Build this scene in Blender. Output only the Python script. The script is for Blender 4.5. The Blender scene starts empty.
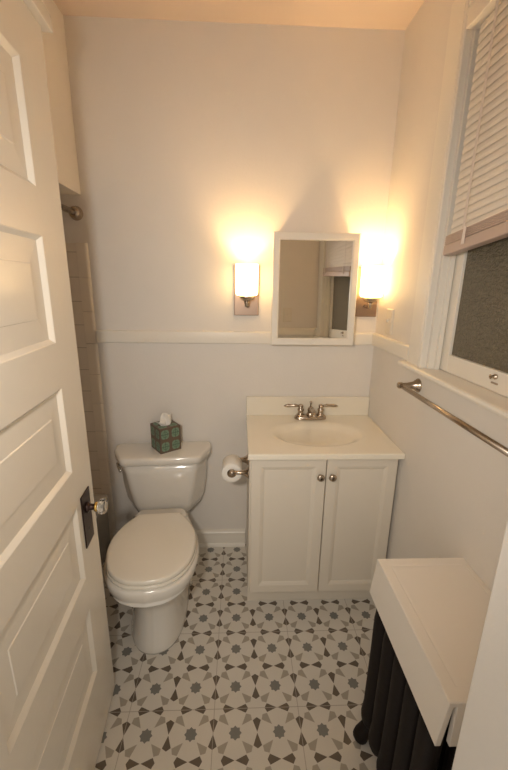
import bpy, bmesh, math, random
from mathutils import Vector, Matrix
random.seed(7)
C = bpy.context.scene.collection
PI = math.pi

# ------------------------------------------------------------------ materials
def new_mat(name):
    m = bpy.data.materials.new(name); m.use_nodes = True
    nt = m.node_tree
    b = nt.nodes['Principled BSDF']
    return m, nt, b

def pbr(name, col, rough=.5, metal=0., bump=0., bscale=60., vary=0., coat=0., spec=.5):
    m, nt, b = new_mat(name)
    b.inputs['Base Color'].default_value = (*col, 1)
    b.inputs['Roughness'].default_value = rough
    b.inputs['Metallic'].default_value = metal
    b.inputs['Coat Weight'].default_value = coat
    b.inputs['Coat Roughness'].default_value = .12
    b.inputs['Specular IOR Level'].default_value = spec
    tc = nt.nodes.new('ShaderNodeTexCoord')
    n = nt.nodes.new('ShaderNodeTexNoise')
    n.inputs['Scale'].default_value = bscale; n.inputs['Detail'].default_value = 4
    nt.links.new(tc.outputs['Object'], n.inputs['Vector'])
    if bump > 0:
        bp = nt.nodes.new('ShaderNodeBump'); bp.inputs['Strength'].default_value = bump
        bp.inputs['Distance'].default_value = .002
        nt.links.new(n.outputs['Fac'], bp.inputs['Height'])
        nt.links.new(bp.outputs['Normal'], b.inputs['Normal'])
    if vary > 0:
        n2 = nt.nodes.new('ShaderNodeTexNoise'); n2.inputs['Scale'].default_value = bscale*.12
        nt.links.new(tc.outputs['Object'], n2.inputs['Vector'])
        mx = nt.nodes.new('ShaderNodeMix'); mx.data_type = 'RGBA'
        mx.inputs['A'].default_value = (*[c*(1-vary) for c in col], 1)
        mx.inputs['B'].default_value = (*[min(1, c*(1+vary)) for c in col], 1)
        nt.links.new(n2.outputs['Fac'], mx.inputs['Factor'])
        nt.links.new(mx.outputs['Result'], b.inputs['Base Color'])
    return m

M_wall = pbr('wall_paint', (.77, .735, .685), .55, bump=.25, bscale=90, vary=.02)
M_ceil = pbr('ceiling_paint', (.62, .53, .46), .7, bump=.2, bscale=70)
M_trim = pbr('trim_paint', (.82, .785, .71), .3, bump=.12, bscale=25, vary=.02)
M_door = pbr('door_paint', (.74, .69, .60), .22, bump=.3, bscale=16, vary=.03)
M_cab = pbr('cabinet_paint', (.75, .69, .59), .38, bump=.06, bscale=60)
M_counter = pbr('cultured_marble', (.86, .81, .69), .18, coat=.4, vary=.015, bscale=30)
M_porc = pbr('porcelain', (.77, .74, .68), .09, coat=.6)
M_seat = pbr('seat_plastic', (.79, .75, .66), .16, coat=.3)
M_nickel = pbr('brushed_nickel', (.50, .42, .34), .25, metal=1., bump=.05, bscale=300)
M_plate = pbr('sconce_plate_metal', (.30, .22, .17), .42, metal=.85)
M_chrome = pbr('chrome', (.75, .74, .72), .1, metal=1.)
M_bronze = pbr('dark_bronze', (.045, .025, .02), .38, metal=.7, bump=.2, bscale=60)
M_brass = pbr('brass', (.75, .50, .15), .22, metal=1.)
M_iron = pbr('painted_iron', (.009, .0055, .0045), .6, spec=.25, bump=.3, bscale=50)
M_paper = pbr('tissue_paper', (.86, .83, .77), .9, bump=.3, bscale=220)
M_card = pbr('cardboard_core', (.25, .17, .10), .9)
M_black = pbr('black_plastic', (.02, .02, .02), .4)
M_blind = pbr('blind_slat', (.82, .77, .70), .45, vary=.02)
M_blindrail = pbr('blind_bottom_rail', (.52, .41, .36), .45, bump=.15, bscale=50, vary=.05)
M_cord = pbr('ladder_tape_cloth', (.74, .68, .64), .85)
M_cover = pbr('cover_paint', (.78, .73, .66), .35, bump=.08, bscale=25)
M_switch = pbr('switch_plastic', (.76, .71, .62), .35)
M_tub = pbr('tub_enamel', (.74, .71, .66), .12, coat=.5)
M_glassw, nt, b = new_mat('obscured_window_glass')
b.inputs['Base Color'].default_value = (.185, .16, .11, 1); b.inputs['Roughness'].default_value = .13
tc = nt.nodes.new('ShaderNodeTexCoord'); mp = nt.nodes.new('ShaderNodeMapping')
mp.inputs['Scale'].default_value = (1, 1, 1.8)
vo = nt.nodes.new('ShaderNodeTexNoise'); vo.inputs['Scale'].default_value = 55; vo.inputs['Detail'].default_value = 3
vo.inputs['Distortion'].default_value = 1.2
bp = nt.nodes.new('ShaderNodeBump'); bp.inputs['Strength'].default_value = 1.; bp.inputs['Distance'].default_value = .018
nt.links.new(tc.outputs['Object'], mp.inputs['Vector']); nt.links.new(mp.outputs['Vector'], vo.inputs['Vector'])
nt.links.new(vo.outputs['Fac'], bp.inputs['Height']); nt.links.new(bp.outputs['Normal'], b.inputs['Normal'])

M_mirror = pbr('mirror_silver', (.86, .86, .84), .015, metal=1.)
M_knobglass, nt, b = new_mat('cut_crystal')
b.inputs['Base Color'].default_value = (.95, .95, .93, 1); b.inputs['Roughness'].default_value = .02
b.inputs['Transmission Weight'].default_value = 1.; b.inputs['IOR'].default_value = 1.5

def emis(name, col, st):
    m, nt, b = new_mat(name)
    b.inputs['Base Color'].default_value = (.9, .85, .75, 1)
    b.inputs['Emission Color'].default_value = (*col, 1)
    b.inputs['Emission Strength'].default_value = st
    return m
M_shade = emis('lit_opal_glass', (1., .62, .24), SHADE := 4.5)

# floor tile with printed star and kite pattern
CELL, GX, GY = .15096, -.0477, -.498
def floor_mat():
    m, nt, b = new_mat('patterned_floor_tile')
    L = nt.links.new
    tc = nt.nodes.new('ShaderNodeTexCoord'); sp = nt.nodes.new('ShaderNodeSeparateXYZ')
    L(tc.outputs['Object'], sp.inputs['Vector'])
    def mt(op, a, b_=None, c=None):
        n = nt.nodes.new('ShaderNodeMath'); n.operation = op
        for i, v in enumerate((a, b_, c)):
            if v is None: continue
            if isinstance(v, (int, float)): n.inputs[i].default_value = v
            else: L(v, n.inputs[i])
        return n.outputs[0]
    def cellc(o, g):      # distance to nearest cell corner, 0..0.5
        t = mt('DIVIDE', mt('SUBTRACT', o, g+CELL/2), CELL)
        return mt('ABSOLUTE', mt('SUBTRACT', t, mt('ROUND', t)))
    ax, ay = cellc(sp.outputs['X'], GX), cellc(sp.outputs['Y'], GY)
    def kite(u, v):
        h1 = mt('MULTIPLY', mt('SUBTRACT', u, .215), .090/.055)
        h1 = mt('ADD', h1, .03)
        h2 = mt('MULTIPLY', mt('SUBTRACT', .492, u), .090/.222)
        h = mt('MINIMUM', h1, h2)
        a = mt('LESS_THAN', v, h); return mt('MULTIPLY', a, mt('GREATER_THAN', u, .2))
    dark = kite(mt('MAXIMUM', ax, ay), mt('MINIMUM', ax, ay))
    s = .70711
    taupe = kite(mt('MULTIPLY', mt('ADD', ax, ay), s), mt('MULTIPLY', mt('ABSOLUTE', mt('SUBTRACT', ax, ay)), s))
    qx, qy = mt('SUBTRACT', .5, ax), mt('SUBTRACT', .5, ay)
    st = mt('MAXIMUM', mt('LESS_THAN', mt('MAXIMUM', qx, qy), .104), mt('LESS_THAN', mt('MULTIPLY', mt('ADD', qx, qy), s), .104))
    def grout(o, g0):
        t = mt('DIVIDE', mt('SUBTRACT', o, g0), 2*CELL)
        return mt('LESS_THAN', mt('MULTIPLY', mt('ABSOLUTE', mt('SUBTRACT', t, mt('ROUND', t))), 2*CELL), .0010)
    gr = mt('MAXIMUM', grout(sp.outputs['X'], GX+1.5*CELL), grout(sp.outputs['Y'], GY-.5*CELL))
    def mix(f, a, c):
        n = nt.nodes.new('ShaderNodeMix'); n.data_type = 'RGBA'; L(f, n.inputs['Factor'])
        for k, v in (('A', a), ('B', c)):
            if isinstance(v, tuple): n.inputs[k].default_value = (*v, 1)
            else: L(v, n.inputs[k])
        return n.outputs['Result']
    nz = nt.nodes.new('ShaderNodeTexNoise'); nz.inputs['Scale'].default_value = 9; nz.inputs['Detail'].default_value = 5
    L(tc.outputs['Object'], nz.inputs['Vector'])
    base = mix(nz.outputs['Fac'], (.66, .63, .57), (.74, .71, .65))
    c = mix(taupe, base, (.40, .365, .31)); c = mix(dark, c, (.135, .108, .083)); c = mix(st, c, (.215, .215, .20))
    c = mix(gr, c, (.40, .36, .31))
    L(c, b.inputs['Base Color']); b.inputs['Roughness'].default_value = .42
    return m
M_floor = floor_mat()

def tile_mat():
    m, nt, b = new_mat('wall_tile_glaze')
    L = nt.links.new
    tc = nt.nodes.new('ShaderNodeTexCoord'); sp = nt.nodes.new('ShaderNodeSeparateXYZ'); L(tc.outputs['Object'], sp.inputs[0])
    ad = nt.nodes.new('ShaderNodeMath'); ad.operation = 'ADD'; L(sp.outputs['X'], ad.inputs[0]); L(sp.outputs['Y'], ad.inputs[1])
    def line(o, off, p):
        a = nt.nodes.new('ShaderNodeMath'); a.operation = 'ADD'; a.inputs[1].default_value = -off; L(o, a.inputs[0])
        w = nt.nodes.new('ShaderNodeMath'); w.operation = 'PINGPONG'; w.inputs[1].default_value = p/2; L(a.outputs[0], w.inputs[0])
        l = nt.nodes.new('ShaderNodeMath'); l.operation = 'LESS_THAN'; l.inputs[1].default_value = .0013; L(w.outputs[0], l.inputs[0])
        return l.outputs[0]
    mx = nt.nodes.new('ShaderNodeMath'); mx.operation = 'MAXIMUM'
    L(line(ad.outputs[0], -.797, .112), mx.inputs[0]); L(line(sp.outputs['Z'], 1.613, .112), mx.inputs[1])
    n = nt.nodes.new('ShaderNodeMix'); n.data_type = 'RGBA'; L(mx.outputs[0], n.inputs['Factor'])
    n.inputs['A'].default_value = (.76, .69, .60, 1); n.inputs['B'].default_value = (.42, .37, .31, 1)
    L(n.outputs['Result'], b.inputs['Base Color']); b.inputs['Roughness'].default_value = .2
    bp = nt.nodes.new('ShaderNodeBump'); bp.invert = True; bp.inputs['Strength'].default_value = .5; bp.inputs['Distance'].default_value = .002
    L(mx.outputs[0], bp.inputs['Height']); L(bp.outputs['Normal'], b.inputs['Normal'])
    return m
M_tile = tile_mat()
M_tiletrim = pbr('bullnose_glaze', (.80, .73, .63), .18)

def tissue_mat():   # green four-petal medallions on brown card
    m, nt, b = new_mat('tissue_box_print')
    L = nt.links.new
    tc = nt.nodes.new('ShaderNodeTexCoord')
    uv = nt.nodes.new('ShaderNodeSeparateXYZ'); L(tc.outputs['UV'], uv.inputs[0])
    def mt(op, a, b_=None):
        n = nt.nodes.new('ShaderNodeMath'); n.operation = op
        for i, v in enumerate((a, b_)):
            if v is None: continue
            if isinstance(v, (int, float)): n.inputs[i].default_value = v
            else: L(v, n.inputs[i])
        return n.outputs[0]
    def f(o): 
        t = mt('FRACT', mt('MULTIPLY', o, 2.0)); return mt('ABSOLUTE', mt('SUBTRACT', t, .5))
    x, y = f(uv.outputs['X']), f(uv.outputs['Y'])
    r = mt('SQRT', mt('ADD', mt('MULTIPLY', x, x), mt('MULTIPLY', y, y)))
    # lobed medallion: radius grows between the axes
    lob = mt('ADD', mt('MULTIPLY', mt('MULTIPLY', x, y), .75), .355)
    disc = mt('LESS_THAN', r, lob)
    cross = mt('LESS_THAN', mt('MINIMUM', x, y), .035)
    ring = mt('MULTIPLY', mt('GREATER_THAN', r, .20), mt('LESS_THAN', r, .245))
    lines = mt('MAXIMUM', cross, ring)
    def mix(fc, a, c):
        n = nt.nodes.new('ShaderNodeMix'); n.data_type = 'RGBA'; L(fc, n.inputs['Factor'])
        for k, v in (('A', a), ('B', c)):
            if isinstance(v, tuple): n.inputs[k].default_value = (*v, 1)
            else: L(v, n.inputs[k])
        return n.outputs['Result']
    c = mix(disc, (.13, .09, .065), (.17, .27, .19))
    c = mix(mt('MULTIPLY', disc, lines), c, (.08, .135, .09))
    L(c, b.inputs['Base Color']); b.inputs['Roughness'].default_value = .45
    return m
M_tbox = tissue_mat()

# ------------------------------------------------------------------ mesh helpers
def link(name, bm, mat, parent=None, smooth=False, bevel=0., seg=2, subsurf=0):
    bmesh.ops.recalc_face_normals(bm, faces=bm.faces)
    me = bpy.data.meshes.new(name); bm.to_mesh(me); bm.free()
    me.materials.append(mat)
    o = bpy.data.objects.new(name, me); C.objects.link(o)
    if parent is not None: o.parent = parent
    if smooth:
        for p in me.polygons: p.use_smooth = True
    if bevel > 0:
        md = o.modifiers.new('bevel', 'BEVEL'); md.width = bevel; md.segments = seg; md.limit_method = 'ANGLE'
        md.angle_limit = math.radians(35)
        for p in me.polygons: p.use_smooth = True
        w = o.modifiers.new('wn', 'WEIGHTED_NORMAL'); w.keep_sharp = False
    if subsurf:
        s = o.modifiers.new('sub', 'SUBSURF'); s.levels = subsurf; s.render_levels = subsurf
    return o

def box(bm, a, b):
    x0, y0, z0 = [min(p, q) for p, q in zip(a, b)]; x1, y1, z1 = [max(p, q) for p, q in zip(a, b)]
    v = [bm.verts.new(p) for p in ((x0,y0,z0),(x1,y0,z0),(x1,y1,z0),(x0,y1,z0),(x0,y0,z1),(x1,y0,z1),(x1,y1,z1),(x0,y1,z1))]
    for f in ((0,3,2,1),(4,5,6,7),(0,1,5,4),(1,2,6,5),(2,3,7,6),(3,0,4,7)): bm.faces.new([v[i] for i in f])
    return v

def boxes(*lst):
    bm = bmesh.new()
    for a, b in lst: box(bm, a, b)
    return bm

def prism(bm, pts, axis, a, b):
    """extrude a 2-D outline (list of pairs in the two other axes) along axis from a to b"""
    def mk(p, t):
        if axis == 'X': return (t, p[0], p[1])
        if axis == 'Y': return (p[0], t, p[1])
        return (p[0], p[1], t)
    A = [bm.verts.new(mk(p, a)) for p in pts]; B = [bm.verts.new(mk(p, b)) for p in pts]
    n = len(pts)
    for i in range(n): bm.faces.new((A[i], A[(i+1)%n], B[(i+1)%n], B[i]))
    bm.faces.new(A[::-1]); bm.faces.new(B)

def lathe(bm, prof, n=24, origin=(0,0,0), axis=(0,0,1), cap=True):
    """prof: list of (r, h) along axis"""
    q = Vector((0,0,1)).rotation_difference(Vector(axis).normalized())
    O = Vector(origin); rings = []
    for r, h in prof:
        if r < 1e-6:
            rings.append([bm.verts.new(O + q @ Vector((0,0,h)))])
        else:
            rings.append([bm.verts.new(O + q @ Vector((r*math.cos(2*PI*k/n), r*math.sin(2*PI*k/n), h))) for k in range(n)])
    for A, B in zip(rings, rings[1:]):
        if len(A) == 1 and len(B) == 1: continue
        for k in range(n):
            k2 = (k+1) % n
            if len(A) == 1: bm.faces.new((A[0], B[k], B[k2]))
            elif len(B) == 1: bm.faces.new((A[k], B[0], A[k2]))
            else: bm.faces.new((A[k], A[k2], B[k2], B[k]))
    if cap:
        if len(rings[0]) > 1: bm.faces.new(rings[0][::-1])
        if len(rings[-1]) > 1: bm.faces.new(rings[-1])

def tube(bm, pts, rad, n=12):
    """tapered tube along points; rad number or list"""
    pts = [Vector(p) for p in pts]
    if isinstance(rad, (int, float)): rad = [rad]*len(pts)
    rings = []; up = Vector((0,0,1))
    for i, p in enumerate(pts):
        d = (pts[min(i+1, len(pts)-1)] - pts[max(i-1, 0)]).normalized()
        if abs(d.dot(up)) > .95: up = Vector((1,0,0)) if abs(d.x) < .8 else Vector((0,1,0))
        s = d.cross(up).normalized(); t = s.cross(d).normalized()
        rings.append([bm.verts.new(p + rad[i]*(math.cos(2*PI*k/n)*s + math.sin(2*PI*k/n)*t)) for k in range(n)])
    for A, B in zip(rings, rings[1:]):
        for k in range(n): bm.faces.new((A[k], A[(k+1)%n], B[(k+1)%n], B[k]))
    bm.faces.new(rings[0][::-1]); bm.faces.new(rings[-1])

def loft(bm, rings, cap0=True, cap1=True):
    R = [[bm.verts.new(p) for p in r] for r in rings]
    n = len(R[0])
    for A, B in zip(R, R[1:]):
        for k in range(n): bm.faces.new((A[k], A[(k+1)%n], B[(k+1)%n], B[k]))
    if cap0: bm.faces.new(R[0][::-1])
    if cap1: bm.faces.new(R[-1])

def thing(name, loc, label, cat, group=None, rz=0.):
    o = bpy.data.objects.new(name, None); C.objects.link(o)
    o.empty_display_size = .05
    o.location = loc; o.rotation_euler = (0, 0, rz)
    o['label'] = label; o['category'] = cat
    if group: o['group'] = group
    return o

def struct(o, label, cat=None):
    o['kind'] = 'structure'; o['label'] = label
    if cat: o['category'] = cat
    return o

def shift(bm, v):
    bmesh.ops.translate(bm, verts=bm.verts, vec=Vector(v)); return bm

# ------------------------------------------------------------------ room shell
XL, XR, YF, ZC = -.755, .651, -1.48, 2.516     # bulkhead face, right wall, inner face of front wall, ceiling
XA = -1.52                                      # far side of tub alcove
T = .12
OX = .285; OL = -.462                           # doorway opening sides
struct(link('floor', boxes(((XA-T, -1.62, -.06), (XR+.2, T, 0))), M_floor), 'patterned tile floor of grey stars and brown and taupe kites on off-white', 'floor')
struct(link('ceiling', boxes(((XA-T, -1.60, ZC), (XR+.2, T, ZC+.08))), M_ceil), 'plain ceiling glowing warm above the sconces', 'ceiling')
struct(link('wall_back', boxes(((XA-T, 0, 0), (XR+.2, T, ZC))), M_wall), 'pale warm grey back wall behind toilet, vanity and mirror', 'wall')
struct(link('wall_alcove', boxes(((XA-T, YF, 0), (XA, 0, ZC))), M_wall), 'far side wall of the tub alcove', 'wall')
struct(link('wall_left', boxes(((XA, YF, 1.857), (XL, 0, ZC))), M_wall), 'painted bulkhead wall hanging above the tub alcove behind the door', 'wall')
# right wall with window hole
WY0, WY1, WZ0, WZ1 = -.553, -1.25, 1.168, 2.262
struct(link('wall_right', boxes(((XR, YF, 0), (XR+T, 0, WZ0)), ((XR, YF, WZ1), (XR+T, 0, ZC)), ((XR, WY0, WZ0), (XR+T, 0, WZ1)), ((XR, YF, WZ0), (XR+T, WY1, WZ1))), M_wall),
       'pale right wall with towel bar under the window', 'wall')
struct(link('wall_front', boxes(((OX, YF-T, 0), (XR+T, YF, ZC)), ((XA-T, YF-T, 0), (OL, YF, ZC)), ((OL, YF-T, 2.075), (OX, YF, ZC))), M_wall, bevel=.004),
       'wall beside the doorway whose pale edge rises at lower right', 'wall')

# chair rail (flat board with eased top)
def rail_profile(z0, z1, d): return [(0, z0), (-d*.8, z0), (-d, z0+.006), (-d, z1-.008), (-d*.75, z1), (0, z1)]
bm = bmesh.new(); prism(bm, rail_profile(1.191, 1.252, .02), 'X', -.742, XR)
struct(link('trim_1', bm, M_trim, bevel=.002), 'painted chair rail across the back wall behind the mirror', 'chair rail')
bm = bmesh.new(); prism(bm, [(XR+y, z) for y, z in rail_profile(1.191, 1.252, .02)], 'Y', -.0205, -.428)
prism(bm, [(XR+y, z) for y, z in rail_profile(1.191, 1.252, .02)], 'Y', -1.385, YF+.0205)
struct(link('trim_2', bm, M_trim, bevel=.002), 'painted chair rail on the right wall under the light switch', 'chair rail')
bm = bmesh.new(); prism(bm, [(YF-y, z) for y, z in rail_profile(1.191, 1.252, .02)], 'X', OX+.036, XR)
struct(link('trim_3', bm, M_trim, bevel=.002), 'chair rail on the doorway wall, seen in the mirror', 'chair rail')
# baseboards
def bb_profile(): return [(0, 0), (-.026, 0), (-.026, .010), (-.020, .020), (-.015, .022), (-.015, .082), (-.019, .086), (-.019, .092), (-.011, .102), (0, .106)]
bm = bmesh.new(); prism(bm, bb_profile(), 'X', XL, .0)
struct(link('baseboard_back', bm, M_trim, bevel=.0015), 'white moulded baseboard between toilet and vanity', 'baseboard')
bm = bmesh.new(); prism(bm, [(XR+y, z) for y, z in bb_profile()], 'Y', -.455, YF)
struct(link('baseboard_right', bm, M_trim, bevel=.0015), 'white moulded baseboard along the right wall behind the radiator', 'baseboard')

# tub alcove tiles
struct(link('wall_tile', boxes(((XA, -.010, .30), (-.797, 0, 1.652)), ((XA, YF, .30), (XA+.010, -.010, 1.652)), ((XA, YF, .30), (XL, YF+.010, 1.652))), M_tile),
       'square glazed wall tiles of the tub alcove behind the door', 'wall tile')
tr = bmesh.new(); z = 1.654
while z > .02:
    z1 = max(z-.1565, .002)
    prism(tr, [(-.797, 0), (-.797, -.0105), (-.760, -.0115), (-.750, -.009), (-.745, -.004), (-.744, 0)], 'Z', z1+.0012, z)
    z = z1
struct(link('trim_5', tr, M_tiletrim, bevel=.0015), 'vertical column of rounded bullnose tiles ending the tub alcove tiling', 'tile trim')

# bathtub
t = thing('bathtub', (0, 0, 0), 'white bathtub in the tiled alcove behind the open door', 'bathtub')
def rr(x0, x1, y0, y1, r, z, n=6):
    pts = []
    for cx, cy, a0 in ((x1-r, y1-r, 0), (x0+r, y1-r, 90), (x0+r, y0+r, 180), (x1-r, y0+r, 270)):
        for k in range(n+1):
            a = math.radians(a0 + 90*k/n); pts.append((cx+r*math.cos(a), cy+r*math.sin(a), z))
    return pts
bm = bmesh.new()
x0, x1, y0, y1 = XA+.012, XL-.004, YF+.012, -.012
loft(bm, [rr(x0, x1-.015, y0, y1, .01, .002), rr(x0, x1-.012, y0, y1, .01, .30), rr(x0, x1, y0, y1, .012, .315), rr(x0, x1, y0, y1, .012, .345), rr(x0+.008, x1-.01, y0+.008, y1-.008, .012, .355),
          rr(x0+.06, x1-.07, y0+.09, y1-.09, .12, .352), rr(x0+.075, x1-.085, y0+.11, y1-.11, .12, .33), rr(x0+.11, x1-.12, y0+.2, y1-.16, .12, .12), rr(x0+.17, x1-.18, y0+.28, y1-.22, .1, .09)])
link('tub_shell', bm, M_tub, t, smooth=True)

# shower rod
t = thing('shower_rod', (-.782, 0, 1.780), 'brushed metal shower curtain rod with round wall flange above the tub', 'shower rod')
bm = bmesh.new(); tube(bm, [(0, -.012, 0), (0, YF+.012, 0)], .0125, 20); link('rod_tube', bm, M_nickel, t, smooth=True)
for y, s in ((0, -1), (YF, 1)):
    bm = bmesh.new(); lathe(bm, [(.030, 0), (.031, .004), (.028, .010), (.024, .016), (.026, .024), (.022, .034), (.014, .038)], 28, (0, y, 0), (0, s, 0))
    link('flange', bm, M_nickel, t, smooth=True)

# ------------------------------------------------------------------ open panel door
def make_door():
    W, H, TH = .693, 2.036, .035
    root = bpy.data.objects.new('door_1', None); C.objects.link(root)
    struct(root, 'open painted five-panel wooden door along the left side with glass knob', 'door')
    # local: s (0 at leading edge) along -Y after rotation; face at local x=0 towards the room
    # local axes: X = out of face, Y = -s direction reversed, Z up
    root.location = (-.502, -.794, .012)
    root.rotation_euler = (0, 0, math.atan2(.07, 1.0)-0.0)
    # build in local coordinates where s -> -Y
    panels = [(.256, .505), (.615, .855), (.965, 1.205), (1.320, 1.568), (1.670, 1.915)]
    s0, s1 = .138, W-.125
    bm = bmesh.new()
    # stiles and rails
    box(bm, (-TH, 0, 0), (0, -s0, H)); box(bm, (-TH, -s1, 0), (0, -W, H))
    zs = [0] + [z for p in panels for z in p] + [H]
    for k in range(0, len(zs), 2): box(bm, (-TH, -s0, zs[k]), (0, -s1, zs[k+1]))
    link('door_frame', bm, M_door, root)
    for z0, z1 in panels:
        b2 = bmesh.new()
        def ringf(ins, x): return [(x, -(s0+ins), z0+ins), (x, -(s1-ins), z0+ins), (x, -(s1-ins), z1-ins), (x, -(s0+ins), z1-ins)]
        loft(b2, [ringf(0, -.0005), ringf(.002, -.0015), ringf(.009, -.0085), ringf(.011, -.0105), ringf(.062, -.0080), ringf(.064, -.0062)], cap0=False)
        loft(b2, [ringf(0, -TH+.0005), ringf(.018, -TH+.013), ringf(.056, -TH+.009)], cap0=False)
        link('door_panel', b2, M_door, root)
    # batten on top edge
    link('top_strip', boxes(((-.030, .024, H+.002), (.018, -W, H+.036))), M_door, root, bevel=.003)
    # plate and knob
    zc = .79-.012
    # escutcheon, centred s=.088 from leading edge
    pl = link('escutcheon_plate', boxes(((.0, -.040, .697), (.004, -.110, .868))), M_bronze, root, bevel=.003)
    kz, ks = .816, .074
    bm = bmesh.new(); lathe(bm, [(.016, 0), (.017, .004), (.010, .008), (.0085, .020), (.0095, .023)], 20, (.004, -ks, kz), (1, 0, 0)); link('knob_shank', bm, M_bronze, root, smooth=True)
    bm = bmesh.new(); lathe(bm, [(.0125, .022), (.0145, .024), (.0145, .029), (.012, .032)], 24, (.004, -ks, kz), (1, 0, 0)); link('knob_collar', bm, M_brass, root, smooth=True)
    bm = bmesh.new(); lathe(bm, [(.010, .031), (.017, .033), (.0225, .039), (.0235, .046), (.021, .053), (.012, .057)], 10, (.004, -ks, kz), (1, 0, 0)); link('glass_knob', bm, M_knobglass, root)
    bm = bmesh.new(); lathe(bm, [(.0045, 0), (.0045, .0008)], 12, (.004, -ks, .745), (1, 0, 0)); link('keyhole', bm, M_black, root)
make_door()

# ------------------------------------------------------------------ toilet
def crom(pts, m=5):
    out = []
    n = len(pts)
    for i in range(n-1):
        p0 = Vector(pts[max(i-1, 0)]); p1 = Vector(pts[i]); p2 = Vector(pts[i+1]); p3 = Vector(pts[min(i+2, n-1)])
        for k in range(m):
            t = k/m
            out.append(.5*((2*p1)+(-p0+p2)*t+(2*p0-5*p1+4*p2-p3)*t*t+(-p0+3*p1-3*p2+p3)*t**3))
    out.append(Vector(pts[-1])); return out

def outline(half, z, sx=1., sy=1., cy=0.):
    """half: list (x>=0, y) from back centre to front centre; mirrored into closed ring"""
    h = crom(half)
    pts = [(p.x*sx, cy+(p.y-cy)*sy, z) for p in h]
    return pts + [(-x, y, zz) for x, y, zz in pts[-2:0:-1]]

def make_toilet():
    t = thing('toilet', (-.435, 0, 0), 'cream porcelain two-piece toilet with closed lid, between tub and vanity', 'toilet', rz=math.radians(4.3))
    egg = [(0, -.328), (.092, -.328), (.101, -.338), (.138, -.392), (.168, -.458), (.179, -.525), (.174, -.595), (.154, -.658), (.118, -.708), (.067, -.740), (0, -.750)]
    rim0 = [(0, -.10), (.08, -.10), (.11, -.115), (.118, -.23), (.140, -.34), (.170, -.44), (.182, -.53), (.177, -.60), (.157, -.668), (.122, -.718), (.070, -.748), (0, -.760)]
    rim = [(0, -.236), (.075, -.236), (.105, -.246), (.122, -.29), (.143, -.355), (.170, -.44), (.182, -.53), (.177, -.60), (.157, -.668), (.122, -.718), (.070, -.748), (0, -.760)]
    def ring(z, hw, yb, yf, rimlike=0.):
        # blend between foot oval and rim outline using same number of points
        foot = [(0, yb), (hw*.7, yb), (hw*.93, yb-.02), (hw, yb-.10)]
        L_ = yb-.10-yf
        foot += [(hw, yb-.10-L_*.30), (hw*.985, yb-.10-L_*.45), (hw*.95, yb-.10-L_*.6), (hw*.87, yb-.10-L_*.74), (hw*.72, yb-.10-L_*.86), (hw*.52, yb-.10-L_*.94), (hw*.28, yb-.10-L_*.985), (0, yf)]
        mixd = [(a[0]*(1-rimlike)+b[0]*rimlike, a[1]*(1-rimlike)+b[1]*rimlike) for a, b in zip(foot, rim0)]
        mx_ = max(p[0] for p in mixd); mixd = [(p[0]*hw/mx_, p[1]) for p in mixd]
        return outline(mixd, z)
    bm = bmesh.new()
    loft(bm, [ring(.001, .126, -.13, -.668), ring(.012, .128, -.13, -.670), ring(.03, .124, -.13, -.664), ring(.10, .118, -.13, -.642), ring(.17, .117, -.125, -.630),
              ring(.225, .121, -.12, -.632, .1), ring(.262, .131, -.11, -.645, .22), ring(.290, .145, -.10, -.668, .42), ring(.312, .159, -.10, -.698, .65), ring(.3345, .173, -.10, -.728, .85),
              outline(rim, .3362, .958, .962, -.45), outline(rim, .352, 1.0, .982, -.45), outline(rim, .372, 1.03, .996, -.45), outline(rim, .388, 1.035, 1.0), outline(rim, .398, 1.02, .993, -.45), outline(rim, .4005, .97, .98, -.45)])
    link('bowl', bm, M_porc, t, smooth=True)
    bm = bmesh.new()
    loft(bm, [outline(egg, 0.4020, .98, .99, -.54), outline(egg, 0.4050, 1.005, 1.003, -.54), outline(egg, 0.4130, 1.01, 1.006, -.54), outline(egg, 0.4160, .995, .998, -.54)])
    link('seat', bm, M_seat, t, smooth=True)
    bm = bmesh.new()
    loft(bm, [outline(egg, .4195, .975, .985, -.54), outline(egg, .422, .992, .996, -.54), outline(egg, .4295, .996, .998, -.54), outline(egg, .4355, .988, .994, -.54),
              outline(egg, .4390, .968, .984, -.54), outline(egg, .4402, .935, .965, -.54), outline(egg, .4406, .8, .86, -.54)])
    link('lid', bm, M_seat, t, smooth=True)
    for s in (-1, 1):
        link('hinge', boxes(((s*.105-.018, -.312, .4008), (s*.105+.018, -.336, .418))), M_black if s < 0 else M_seat, t, bevel=.003)
    # tank: six-sided plan tapering downward
    def hexr(bw, fw, yb, ys, yf, z, r=.018, n=4):
        P = [Vector(p) for p in ((bw, yb), (bw, ys), (fw, yf), (-fw, yf), (-bw, ys), (-bw, yb))]
        out = []
        for i, p in enumerate(P):
            a = (P[i-1]-p).normalized(); c = (P[(i+1) % 6]-p).normalized()
            p0 = p+a*r; p2 = p+c*r
            for k in range(n+1):
                u = k/n; q = p0*(1-u)**2 + p*2*u*(1-u) + p2*u*u
                out.append((q.x, q.y, z))
        return out
    yb = -.028
    bm = bmesh.new()
    loft(bm, [hexr(.170, .105, yb-.01, yb-.05, -.172, .3375), hexr(.186, .122, yb, yb-.055, -.187, .345), hexr(.204, .134, yb, yb-.058, -.190, .39, .024), hexr(.216, .152, yb, yb-.062, -.196, .48, .024),
              hexr(.220, .166, yb, yb-.063, -.2, .57, .024), hexr(.226, .172, yb, yb-.065, -.202, .622, .024)])
    link('tank', bm, M_porc, t, smooth=True)
    bm = bmesh.new()
    loft(bm, [hexr(.236, .180, yb+.004, yb-.072, -.212, .6225, .022), hexr(.243, .187, yb+.008, yb-.075, -.219, .627, .026), hexr(.244, .188, yb+.008, yb-.075, -.220, .655, .026), hexr(.240, .184, yb+.004, yb-.073, -.216, .662, .026),
              hexr(.232, .177, yb-.004, yb-.070, -.208, .665, .024)])
    link('tank_lid', bm, M_porc, t, smooth=True)
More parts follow.
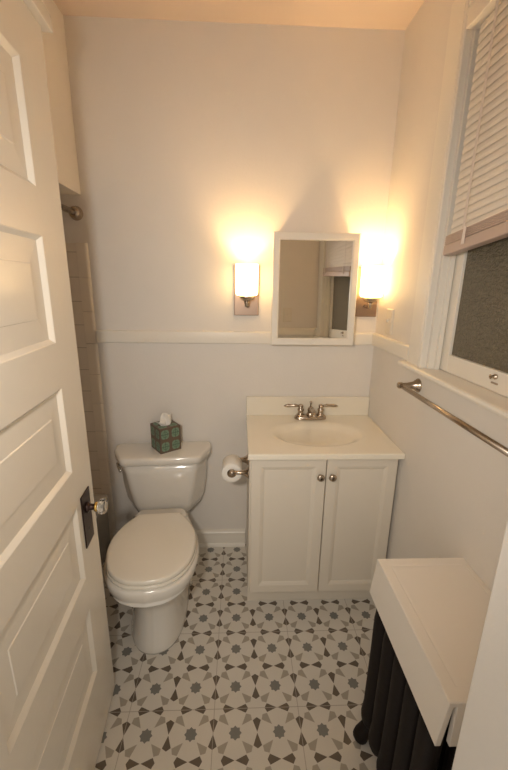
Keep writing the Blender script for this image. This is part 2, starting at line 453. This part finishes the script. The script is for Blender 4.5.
    bm = bmesh.new()
    # flush lever on the left chamfer
    n = Vector((-.14, -.05, 0)).normalized(); n = Vector((-.86, -.5, 0)).normalized()
    p = Vector((-.212, -.125, .600))
    lathe(bm, [(.013, 0), (.013, .006), (.008, .009), (.007, .016)], 16, p, n)
    tube(bm, [p+n*.014+Vector((-.002, .01, 0)), p+n*.018+Vector((.012, -.02, -.003)), p+n*.018+Vector((.03, -.05, -.012))], [.006, .006, .008])
    link('flush_lever', bm, M_chrome, t, smooth=True)
    for s in (-1, 1):
        bm = bmesh.new(); lathe(bm, [(.014, .0), (.014, .008), (.009, .018), (0, .021)], 16, (s*.128, -.30, .001)); link('bolt_cap', bm, M_porc, t, smooth=True)
make_toilet()

# tissue box
def make_tissue():
    t = thing('tissue_box', (-.411, -.098, .6652), 'brown cube tissue box with green medallions on the toilet tank', 'tissue box', rz=math.radians(38-2))
    w, h = .0555, .129
    bm = bmesh.new(); uvl = bm.loops.layers.uv.new('uv')
    n = 20; top_o = [(-w,-w),(w,-w),(w,w),(-w,w)]
    v = [bm.verts.new((x, y, 0)) for x, y in top_o]; u = [bm.verts.new((x, y, h)) for x, y in top_o]
    for i in range(4):
        f = bm.faces.new((v[i], v[(i+1)%4], u[(i+1)%4], u[i]))
        for lp, c in zip(f.loops, ((0,0),(1,0),(1,1),(0,1))): lp[uvl].uv = c
    bm.faces.new(v[::-1])
    # top with oval opening
    ring = [bm.verts.new((.034*math.cos(2*PI*k/n+PI/4+PI), .023*math.sin(2*PI*k/n+PI/4+PI), h)) for k in range(n)]
    inner = [bm.verts.new((q.co.x, q.co.y, h-.03)) for q in ring]
    for i in range(4):
        seg = [ring[(i*5+k) % n] for k in range(6)]
        f = bm.faces.new([u[i], u[(i+1)%4]] + seg[::-1])
        for lp in f.loops: lp[uvl].uv = (lp.vert.co.x/(2*w)+.5, lp.vert.co.y/(2*w)+.5)
    for k in range(n): bm.faces.new((ring[k], ring[(k+1)%n], inner[(k+1)%n], inner[k]))
    me_o = link('box', bm, M_tbox, t)
    # pulled-up tissue: folded cloth sheet
    bm = bmesh.new(); G = []; nu, nv = 14, 10
    for j in range(nv+1):
        row = []; q = j/nv
        for i in range(nu+1):
            a = i/nu - .5
            wd = .026 + .036*q**.9
            x = a*2*wd*.8 + .006*math.sin(5*q); y = .010*math.sin(a*13+2.2*q)*(.6+.7*q) + .004*q
            z = h-.014 + .056*q + .014*q*math.sin(a*9+1.0) + .016*q*a*2
            row.append(bm.verts.new((x, y, z)))
        G.append(row)
    for j in range(nv):
        for i in range(nu): bm.faces.new((G[j][i], G[j][i+1], G[j+1][i+1], G[j+1][i]))
    ti = link('tissue', bm, M_paper, t, smooth=True)
    sd = ti.modifiers.new('sol', 'SOLIDIFY'); sd.thickness = .0008
make_tissue()

# ------------------------------------------------------------------ vanity
VF = -.437
def panel_door(bm, x0, x1, z0, z1, y, th=.018, fr=.045):
    """door slab facing -Y, front at y"""
    def r(ins, d): return [(x0+ins, y+d, z0+ins), (x1-ins, y+d, z0+ins), (x1-ins, y+d, z1-ins), (x0+ins, y+d, z1-ins)]
    loft(bm, [r(.0, th), r(0, .0025), r(.0025, 0), r(fr-.004, 0), r(fr, .0015), r(fr+.006, .0035), r(fr+.013, .0075), r(fr+.016, .0075)])
def knob(parent, x, y, z):
    bm = bmesh.new(); lathe(bm, [(.007, 0), (.006, .008), (.008, .012), (.0145, .016), (.0165, .021), (.0145, .026), (.007, .029), (0, .0295)], 24, (x, y, z), (0, -1, 0))
    return link('knob', bm, M_nickel, parent, smooth=True)
t = thing('bathroom_vanity', (0, 0, 0), 'off-white two-door vanity cabinet standing under the sink top', 'vanity cabinet')
bm = bmesh.new()
for xa, xb in ((.006, .024), (.622, .640)):
    prism(bm, [(-.002, .001), (-.002, .789), (VF, .789), (VF, .088), (-.394, .088), (-.394, .001)], 'X', xa, xb)
for q in (((.024, -.012, .05), (.622, -.002, .789)), ((.024, VF+.02, .088), (.622, -.012, .104)), ((.024, VF, .745), (.622, VF+.018, .789)), ((.024, VF, .088), (.05, VF+.018, .745)), ((.596, VF, .088), (.622, VF+.018, .745))): box(bm, *q)
link('cabinet_body', bm, M_cab, t, bevel=.0015)
link('toe_board', boxes(((.004, -.3945, .001), (.642, -.4065, .0875))), M_cab, t, bevel=.0015)
for x0, x1, kx in ((.012, .3305, .3050), (.3345, .637, .3560)):
    bm = bmesh.new(); panel_door(bm, x0, x1, .096, .783, VF-.0195)
    d = link('cabinet_door', bm, M_cab, t); knob(d, kx, VF-.0195, .700)

t = thing('sink_top', (0, 0, 0), 'ivory cultured marble sink top with shallow oval basin and backsplash', 'sink top')
# top slab with integral basin: grid with height function
bm = bmesh.new()
X0, X1, Y0, Y1, ZT = -.002, .6505, -.487, -.001, .8135
nx, ny = 64, 48; G = []
for j in range(ny+1):
    row = []
    for i in range(nx+1):
        x = X0+(X1-X0)*i/nx; y = Y0+(Y1-Y0)*j/ny
        r = math.hypot((x-.328)/.222, (y+.262)/.150)
        z = ZT
        if r < 1: 
            z -= .040*(1-r**2.2)**.75*min(1, (1-r)*4+.05)
        row.append(bm.verts.new((x, y, z)))
    G.append(row)
for j in range(ny):
    for i in range(nx): bm.faces.new((G[j][i], G[j][i+1], G[j+1][i+1], G[j+1][i]))
per = [G[0][i] for i in range(nx+1)] + [G[j][nx] for j in range(1, ny+1)] + [G[ny][i] for i in range(nx-1, -1, -1)] + [G[j][0] for j in range(ny-1, 0, -1)]
# rounded front edge, thickness 24 mm
cx, cy = (X0+X1)/2, (Y0+Y1)/2
low1 = [bm.verts.new((v.co.x, v.co.y, ZT-.024)) for v in per]
n = len(per)
for k in range(n): bm.faces.new((per[k], low1[k], low1[(k+1)%n], per[(k+1)%n]))
o = link('counter_slab', bm, M_counter, t, smooth=True)
md = o.modifiers.new('b', 'BEVEL'); md.width = .006; md.segments = 3; md.limit_method = 'ANGLE'; md.angle_limit = math.radians(60)
o.modifiers.new('wn', 'WEIGHTED_NORMAL')
link('backsplash', boxes(((X0, -.021, ZT-.002), (X1, -.0012, .914))), M_counter, t, bevel=.005, seg=3)

# faucet
t = thing('faucet', (.329, -.070, ZT), 'brushed nickel centerset faucet with two lever handles behind the basin', 'faucet')
bm = bmesh.new()
def oval(a, b, z, n=32, p=2.6):
    return [(a*math.copysign(abs(math.cos(2*PI*k/n))**(2/p), math.cos(2*PI*k/n)), b*math.copysign(abs(math.sin(2*PI*k/n))**(2/p), math.sin(2*PI*k/n)), z) for k in range(n)]
loft(bm, [oval(.082, .027, .0005), oval(.083, .028, .004), oval(.082, .027, .012), oval(.078, .024, .018), oval(.070, .018, .021)])
link('base_plate', bm, M_nickel, t, smooth=True)
for s in (-1, 1):
    bm = bmesh.new()
    lathe(bm, [(.021, .018), (.020, .024), (.014, .030), (.0125, .040), (.0165, .046), (.0165, .052), (.012, .057), (.010, .063), (.013, .068), (.011, .075), (.004, .079), (0, .080)], 24, (s*.052, 0, 0))
    h = link('handle', bm, M_nickel, t, smooth=True)
    bm = bmesh.new(); tube(bm, [(s*.058, 0, .069), (s*.076, 0, .072), (s*.083, 0, .0725), (s*.088, 0, .0725), (s*.115, 0, .0715), (s*.130, 0, .070), (s*.139, 0, .069)], [.0055, .0065, .0085, .0062, .0085, .0065, .002], 14)
    link('lever', bm, M_nickel, h, smooth=True)
bm = bmesh.new()
lathe(bm, [(.022, .018), (.020, .028), (.015, .036), (.0165, .050), (.014, .060), (.006, .066)], 24)
tube(bm, [(0, -.004, .040), (0, -.030, .055), (0, -.060, .058), (0, -.090, .050), (0, -.098, .036)], [.013, .013, .012, .011, .0105], 16)
link('spout', bm, M_nickel, t, smooth=True)
bm = bmesh.new(); lathe(bm, [(.003, .055), (.003, .080), (.0065, .083), (.0065, .090), (.003, .094), (0, .095)], 16, (0, .006, 0)); link('lift_rod', bm, M_nickel, t, smooth=True)

# toilet paper holder on the vanity side
RX, RZ = -.070, .684
t = thing('toilet_paper_holder', (.0055, -.335, RZ), 'brushed nickel two-post paper holder on the left side of the vanity', 'toilet paper holder')
for y in (-.062, .062):
    bm = bmesh.new(); lathe(bm, [(.0255, 0), (.0255, .004), (.020, .008), (.0135, .020), (.0085, .040), (.0080, .062), (.0115, .068), (.0125, .076), (.0105, .084), (0, .087)], 24, (0, y, 0), (-1, 0, 0))
    link('post', bm, M_nickel, t, smooth=True)
bm = bmesh.new(); tube(bm, [(RX-.0055, -.052, 0), (RX-.0055, .052, 0)], .0075, 16); link('roller', bm, M_nickel, t, smooth=True)
t = thing('toilet_paper_roll', (RX, -.335, RZ-.0117), 'white roll of toilet paper hanging beside the vanity', 'toilet paper')
bm = bmesh.new(); R, r = .0455, .0205
n = 40
rings = []
for rad, y in ((r, -.048), (R-.003, -.0495), (R, -.046), (R, .046), (R-.003, .0495), (r, .048)):
    rings.append([(rad*math.cos(2*PI*k/n), y, rad*math.sin(2*PI*k/n)) for k in range(n)])
loft(bm, rings, False, False)
# hanging tail at the back, wall side
A = [( -R*.999, y, 0) for y in (-.045, .045)]
v = [bm.verts.new(p) for p in ((-R-.0005, -.047, .005), (-R-.0005, .047, .005), (-R+.002, .047, -.045), (-R+.002, -.047, -.045))]
link('paper', bm, M_paper, t, smooth=True)
bm = bmesh.new(); loft(bm, [[(q*math.cos(2*PI*k/n), y, q*math.sin(2*PI*k/n)) for k in range(n)] for q, y in ((r+.0002, -.0485), (r+.0002, .0485), (r-.0012, .0485), (r-.0012, -.0485), (r+.0002, -.0485))], False, False)
link('cardboard_core', bm, M_card, t, smooth=True)

# ------------------------------------------------------------------ medicine cabinet
def make_cabinet():
    t = thing('mirror_cabinet', (0, 0, 0), 'white-framed mirrored medicine cabinet on the back wall between two sconces', 'mirror cabinet')
    x0, x1, z0, z1 = .110, .506, 1.204, 1.708
    ztilt, xtilt = TZ, TX
    def Y(x, z, d=0.):      # face plane, bottom and left standing slightly prouder
        return -.112 - d + ztilt*(z-(z0+z1)/2) + xtilt*(x-(x0+x1)/2)
    def ring(ins, d): return [(x, Y(x, z, d), z) for x, z in ((x0+ins, z0+ins), (x1-ins, z0+ins), (x1-ins, z1-ins), (x0+ins, z1-ins))]
    bm = bmesh.new()
    b0 = [(x, -.0215 if False else -.001, z) for x, z in ((x0+.012, z0+.012), (x1-.012, z0+.012), (x1-.012, z1-.012), (x0+.012, z1-.012))]
    # body notched around the chair rail: starts in front of it
    bm = bmesh.new()
    bk = [(x, -.0212, z) for x, _, z in b0]
    loft(bm, [bk, ring(.012, -.019)])
    up = [(x0+.012, 1.256), (x1-.012, 1.256), (x1-.012, z1-.012), (x0+.012, z1-.012)]
    loft(bm, [[(x, -.0008, z) for x, z in up], [(x, -.0212, z) for x, z in up]])
    link('cabinet_box', bm, M_trim, t)
    fr = .030
    bm = bmesh.new()
    loft(bm, [ring(0, -.018), ring(0, -.003), ring(.003, 0), ring(fr-.004, 0), ring(fr, -.003), ring(fr+.003, -.007), ring(fr+.003, -.0175), ring(0, -.018)], False, False)
    d = link('cabinet_door', bm, M_trim, t)
    bm = bmesh.new(); vs = [bm.verts.new(p) for p in ring(fr+.0031, -.0085)]; vb = [bm.verts.new(p) for p in ring(fr+.0031, -.0125)]
    bm.faces.new(vs); bm.faces.new(vb[::-1])
    for k in range(4): bm.faces.new((vs[k], vb[k], vb[(k+1)%4], vs[(k+1)%4]))
    link('mirror_glass', bm, M_mirror, d)
TZ, TX = .044, .014
make_cabinet()

# ------------------------------------------------------------------ sconces
def make_sconce(x, label, z0=1.332, w=.060, name='wall_sconce'):
    t = thing(name, (x, 0, z0), label, 'wall sconce', 'wall sconces beside the mirror cabinet')
    link('backplate', boxes(((-w, -.014, 0), (w, -.0005, .238))), M_plate, t, bevel=.003)
    bm = bmesh.new(); tube(bm, [(0, -.014, .052), (0, -.045, .050), (0, -.072, .056), (0, -.085, .074)], [.009, .008, .008, .009], 14)
    lathe(bm, [(.006, .044), (.011, .052), (.009, .060), (.014, .066), (.011, .072)], 20, (0, -.085, 0))
    link('arm', bm, M_nickel, t, smooth=True)
    bm = bmesh.new(); lathe(bm, [(.010, .070), (.016, .075), (.030, .080), (.034, .090), (.034, .096)], 28, (0, -.085, 0)); link('socket_cup', bm, M_nickel, t, smooth=True)
    bm = bmesh.new(); n = 40; sh = []
    for r, z in ((.020, .0965), (.046, .0975), (.0515, .104), (.053, .116), (.0535, .236), (.0525, .2375), (.0500, .236), (.0495, .110), (.020, .102)):
        sh.append([(r*math.cos(2*PI*k/n), -.085+r*math.sin(2*PI*k/n), z) for k in range(n)])
    loft(bm, sh, False, False)
    link('lamp_shade', bm, M_shade, t, smooth=True)
    L = bpy.data.lights.new('bulb', 'POINT'); L.energy = BULB; L.color = (1., .64, .30); L.shadow_soft_size = .018
    lo = bpy.data.objects.new('bulb', L); C.objects.link(lo); lo.parent = t; lo.location = (0, -.085, .175)
BULB = 5.
make_sconce(-.0055, 'lit nickel wall sconce to the left of the mirror cabinet')
make_sconce(.582, 'lit nickel wall sconce to the right of the mirror cabinet, by the corner')

# light switches
def make_switch(loc, rz, label):
    t = thing('light_switch', loc, label, 'light switch', rz=rz)
    bm = bmesh.new()
    def r(a, b, y): return [(-a, y, -b), (a, y, -b), (a, y, b), (-a, y, b)]
    loft(bm, [r(.036, .057, -.0003), r(.036, .057, -.003), r(.032, .053, -.0065)])
    link('switch_plate', bm, M_switch, t)
    link('toggle', boxes(((-.005, -.018, -.002), (.005, -.0065, .011))), M_switch, t, bevel=.0015)
make_switch((XR, -.170, 1.324), -PI/2, 'small white light switch on the right wall beside the right sconce')
make_switch((.40, YF, 1.36), PI, 'white light switch on the doorway wall, visible only in the mirror')

# ------------------------------------------------------------------ towel bar
t = thing('towel_bar', (XR, 0, 1.113), 'long brushed nickel towel bar on the right wall below the window', 'towel bar')
bm = bmesh.new(); tube(bm, [(-.070, -.495, 0), (-.070, -1.145, 0)], .0085, 20); link('bar', bm, M_nickel, t, smooth=True)
for y in (-.510, -1.125):
    bm = bmesh.new(); lathe(bm, [(.027, 0.0003), (.027, .004), (.022, .008), (.022, .012), (.016, .018), (.0105, .045), (.0100, .060), (.0125, .066), (.0125, .076), (.009, .081), (0, .082)], 28, (0, y, 0), (-1, 0, 0))
    link('post', bm, M_nickel, t, smooth=True)

# ------------------------------------------------------------------ window
def make_window():
    w = bpy.data.objects.new('window_1', None); C.objects.link(w)
    struct(w, 'white painted window with dark patterned glass on the right wall', 'window')
    ci, co = -.545, -.430                # casing inner / outer (far side)
    ni, no = -1.258, -1.373
    zt, zo = 2.255, 2.345
    cx = XR-.020
    # casing: flat board with bead on the inner edge
    bm = bmesh.new()
    for a, b in ((ci, co), (ni, no)):
        s = 1 if b > a else -1
        prism(bm, [(XR-.0003, b), (cx+.003, b), (cx, b-s*.004), (cx, a+s*.024), (cx+.005, a+s*.020), (cx-.003, a+s*.014), (cx-.003, a+s*.004), (cx+.001, a), (XR-.0003, a)], 'Z', 1.1905, zo)
    prism(bm, [(XR-.0003, zo), (cx, zo), (cx, zt+.024), (cx+.005, zt+.020), (cx-.003, zt+.014), (cx-.003, zt), (XR-.0003, zt)], 'Y', ci, ni)
    link('casing', bm, M_trim, w)
    # stool
    bm = bmesh.new(); prism(bm, [(XR+.10, 1.169), (XR+.10, 1.190), (.614, 1.190), (.608, 1.187), (.606, 1.180), (.608, 1.173), (.614, 1.170), (XR-.001, 1.169)], 'Y', WY0+.0015, WY1-.0015)
    prism(bm, [(XR-.001, 1.190), (.614, 1.190), (.608, 1.187), (.606, 1.180), (.608, 1.173), (.614, 1.170), (XR-.001, 1.169)], 'Y', -.404, WY0+.0015)
    prism(bm, [(XR-.001, 1.190), (.614, 1.190), (.608, 1.187), (.606, 1.180), (.608, 1.173), (.614, 1.170), (XR-.001, 1.169)], 'Y', WY1-.0015, -1.399)
    link('window_stool', bm, M_trim, w)
    # jamb liner
    link('jamb', boxes(((XR, WY0, 1.190), (XR+.10, WY0-.008, WZ1)), ((XR, WY1+.008, 1.190), (XR+.10, WY1, WZ1)), ((XR, WY0-.008, WZ1-.008), (XR+.10, WY1+.008, WZ1)),
                       ((XR+.020, WY0-.008, 1.190), (XR+.036, WY0-.022, WZ1-.008)), ((XR+.020, WY1+.022, 1.190), (XR+.036, WY1+.008, WZ1-.008))), M_trim, w, bevel=.0015)
    # lower sash
    sx0, sx1 = XR+.040, XR+.072
    a, b = WY0-.009, WY1+.009
    def sash(z0, z1, sx0, sx1, bot, top):
        s = link('sash', boxes(((sx0, a, z0), (sx1, a-.052, z1)), ((sx0, b+.052, z0), (sx1, b, z1)), ((sx0, a-.052, z0), (sx1, b+.052, z0+bot)), ((sx0, a-.052, z1-top), (sx1, b+.052, z1))), M_trim, w, bevel=.003)
        link('pane', boxes(((sx0+.010, a-.050, z0+bot-.002), (sx0+.016, b+.050, z1-top+.002))), M_glassw, s)
        return s
    s = sash(1.191, 1.74, sx0, sx1, .062, .03)
    sash(1.71, 2.253, sx1+.002, sx1+.026, .03, .05)
    bm = bmesh.new(); lathe(bm, [(.008, 0), (.008, .004), (.005, .008), (.004, .014), (.007, .017), (0, .02)], 16, (sx0, -.865, 1.236), (-1, 0, 0)); 
    box(bm, (sx0, -.852, 1.214), (sx0-.003, -.878, 1.219))
    link('sash_lift', bm, M_nickel, s, smooth=False)
make_window()

# venetian blind
def make_blind():
    t = thing('window_blind', (0, 0, 0), 'cream slatted blind with mauve bottom rail, half raised over the window', 'window blind')
    ya, yb = -.601, -1.238
    xc = XR-.006
    link('headrail', boxes(((xc-.026, -.566, 2.208), (xc+.016, yb, 2.250))), M_blind, t, bevel=.003)
    bm = bmesh.new()
    N = 24; z_top, z_bot = 2.192, 1.652
    sl = .112                         # rise towards the near end at the bottom
    def zz(k, y):
        q = k/(N-1); return z_top + (z_bot-z_top)*q + sl*q**2.0*(ya-y)
    def slat(k):
        ang = math.radians(-80); hw = .0129
        A = []
        for y in (ya, yb):
            zc = zz(k, y)
            for u in (-1, -.33, .33, 1):
                dx = -u*hw*math.cos(ang); dz = u*hw*math.sin(ang); crown = .0022*(1-u*u)
                A.append((xc + dx + crown*math.sin(ang), y, zc + dz))
        top = [bm.verts.new(p) for p in A]; bt = [bm.verts.new((p[0]+.0012, p[1], p[2]-.0004)) for p in A]
        for i in range(3):
            bm.faces.new((top[i], top[i+1], top[i+5], top[i+4])); bm.faces.new((bt[i+4], bt[i+5], bt[i+1], bt[i]))
        bm.faces.new((top[0], top[4], bt[4], bt[0])); bm.faces.new((top[3], bt[3], bt[7], top[7]))
        bm.faces.new((top[0], bt[0], bt[1], top[1])); bm.faces.new((top[1], bt[1], bt[2], top[2])); bm.faces.new((top[2], bt[2], bt[3], top[3]))
        bm.faces.new((top[4], top[5], bt[5], bt[4])); bm.faces.new((top[5], top[6], bt[6], bt[5])); bm.faces.new((top[6], top[7], bt[7], bt[6]))
    for k in range(N): slat(k)
    link('slats', bm, M_blind, t, smooth=False)
    # bottom: stacked slats and rail
    def rail(z0, z1, dx0, dx1, n_, mat, bv):
        bm = bmesh.new()
        def sec(y):
            o = sl*(ya-y); return [(xc+dx0, y, z0+o), (xc+dx1, y, z0+o), (xc+dx1, y, z1+o), (xc+dx0, y, z1+o)]
        loft(bm, [sec(ya), sec(yb)]); link(n_, bm, mat, t, bevel=bv)
    bm = bmesh.new()
    for k in range(5):
        z0 = 1.612+.0055*k
        def sec(y, z0=z0):
            o = sl*(ya-y); return [(xc-.017, y, z0+o), (xc+.015, y, z0+o), (xc+.015, y, z0+.0042+o), (xc-.017, y, z0+.0042+o)]
        loft(bm, [sec(ya), sec(yb)])
    link('stacked_slats', bm, M_blindrail, t)
    rail(1.578, 1.611, -.020, .015, 'bottom_rail', M_blindrail, .005)
    for y in (-.697, -1.150):
        bm = bmesh.new()
        P = []
        for k in range(-1, N+1):
            z = 2.208 if k < 0 else (zz(k, y) if k < N else 1.640+sl*(ya-y))
            P.append(z)
        for za, zb in zip(P, P[1:]): box(bm, (xc-.0185, y+.006, za), (xc-.0178, y-.006, zb))
        link('ladder_tape', bm, M_cord, t)
        y -= .018
        bm = bmesh.new(); o = sl*(ya-y)
        for k in range(5): tube(bm, [(xc-.0225-.001*random.random(), y+.005-.0025*k, 1.640+o), (xc-.0235-.002*random.random(), y+.006-.003*k, 1.618+o), (xc-.0232, y+.006-.003*k+.003*random.random(), 1.590+o+.006*random.random())], .0014, 6)
        link('frayed_cord', bm, M_cord, t)
make_blind()

# ------------------------------------------------------------------ radiator and cover
CZ0, CZ1, CX0, CY0, CY1 = .556, .680, .383, -.927, -1.330
t = thing('radiator_cover', (0, 0, 0), 'white painted wooden box cover sitting over the top of the radiator', 'radiator cover')
bm = bmesh.new()
def rg(ins, z): return [(CX0+ins, CY1+ins, z), (XR-.001, CY1+ins, z), (XR-.001, CY0-ins, z), (CX0+ins, CY0-ins, z)]
def rg2(ins, z): return [(CX0+ins, CY1+ins, z), (XR-.001-ins*.5, CY1+ins, z), (XR-.001-ins*.5, CY0-ins, z), (CX0+ins, CY0-ins, z)]
loft(bm, [rg(0, CZ1-.012), rg(0, CZ1-.002), rg(.002, CZ1), rg2(.028, CZ1), rg2(.031, CZ1-.0012), rg2(.036, CZ1-.0005), rg2(.04, CZ1-.0003)])
link('top_board', bm, M_cover, t)
bm = bmesh.new(); prism(bm, [(CX0, CZ1-.0122), (CX0+.012, CZ1-.0122), (CX0, CZ0), (CX0-.012, CZ0)], 'Y', CY1+.002, CY0); link('side_board', bm, M_cover, t, bevel=.001)
link('end_board', boxes(((CX0+.0125, CY0-.012, CZ0), (XR-.001, CY0, CZ1-.0122))), M_cover, t, bevel=.001)
link('end_board', boxes(((CX0+.0175, CY1+.012, CZ0), (XR-.001, CY1, CZ1-.0122))), M_cover, t, bevel=.001)

t = thing('radiator', (.389, 0, 0), 'black cast-iron column radiator standing under the white box cover', 'radiator')
def section(y, last):
    bm = bmesh.new(); hy = .0335
    cols = [.030, .098, .166]
    n = 16
    zt = .640
    def ell(cx, a, b, z, cyo=0): return [(cx+a*math.cos(2*PI*k/n), y+cyo+b*math.sin(2*PI*k/n), z) for k in range(n)]
    for i, cx in enumerate(cols):
        e = .015 if i == 0 else 0      # the front column stands forward below the cover
        loft(bm, [ell(cx-e, .012, .016, .062), ell(cx-e, .024, .026, .070), ell(cx-e, .031, .032, .090), ell(cx-e, .033, hy, .115), ell(cx-e, .028, .0305, .160), ell(cx-e, .0265, .0295, .35), ell(cx-e, .027, .0300, .50),
                  ell(cx-e*.8, .026, .0300, .535), ell(cx-e*.2, .026, .0295, .56), ell(cx, .027, .030, .59), ell(cx, .024, .028, .622), ell(cx, .016, .018, zt)])
    # hubs bridging the columns
    for z0, z1 in ((.085, .135), (.57, .62)):
        m = (z0+z1)/2; r = (z1-z0)/2
        P = [(r*math.cos(2*PI*k/12)*.9, r*math.sin(2*PI*k/12)) for k in range(12)]
        loft(bm, [[(x, y+p[0], m+p[1]) for p in P] for x in (cols[0], cols[2])])
    s = link('section', bm, M_iron, t, smooth=True)
    if last:
        for cx, sg in ((cols[0]-.015, -1), (cols[2], 1)):
            bm = bmesh.new()
            loft(bm, [ell(cx+sg*.026, .022, .022, .001), ell(cx+sg*.027, .026, .025, .012), ell(cx+sg*.022, .026, .024, .030), ell(cx+sg*.006, .024, .023, .055), ell(cx, .024, .024, .085)])
            link('foot', bm, M_iron, t, smooth=True)
ys = [-.976-.0715*k for k in range(5)]
for k, y in enumerate(ys): section(y, k in (0, 4))

# ------------------------------------------------------------------ camera
cam = bpy.data.cameras.new('camera'); co = bpy.data.objects.new('camera', cam); C.objects.link(co)
yaw, pitch, roll = .0416547302, .265106154, .0149360239
f = Vector((math.sin(yaw)*math.cos(pitch), math.cos(yaw)*math.cos(pitch), -math.sin(pitch)))
r = Vector((math.cos(yaw), -math.sin(yaw), 0)); u = r.cross(f)
r2 = math.cos(roll)*r + math.sin(roll)*u; u2 = -math.sin(roll)*r + math.cos(roll)*u
co.matrix_world = Matrix(((r2.x, u2.x, -f.x, -.03904), (r2.y, u2.y, -f.y, -1.85812), (r2.z, u2.z, -f.z, 1.47847), (0, 0, 0, 1)))
cam.sensor_fit = 'VERTICAL'; cam.sensor_height = 36; cam.lens = 369.423/770*36; cam.clip_start = .02
bpy.context.scene.camera = co

# ------------------------------------------------------------------ hall ambient and added camera fill light, entering by the doorway
w = bpy.data.worlds.new('hall'); bpy.context.scene.world = w; w.use_nodes = True
bg = w.node_tree.nodes['Background']; bg.inputs['Color'].default_value = (1., .90, .78, 1); bg.inputs['Strength'].default_value = .42

# unseen flash-like fill lamp added beside the camera (it throws the open door's shadow on the back wall)
L = bpy.data.lights.new('camera_fill_lamp', 'SPOT'); L.energy = 24; L.color = (1., .91, .81); L.shadow_soft_size = .04
L.spot_size = math.radians(112); L.spot_blend = 1.
lo = bpy.data.objects.new('camera_fill_lamp', L); C.objects.link(lo); lo.location = (-.21, -1.87, 1.57)
lo.rotation_euler = Vector((.16, 1.87, -.42)).to_track_quat('-Z', 'Y').to_euler()
vs = bpy.context.scene.view_settings
vs.view_transform = 'Standard'; vs.look = 'None'; vs.gamma = 1; vs.use_curve_mapping = False; vs.exposure = .72
bpy.context.scene.cycles.use_denoising = True
bpy.context.scene.cycles.max_bounces = 10
bpy.context.scene.cycles.diffuse_bounces = 6
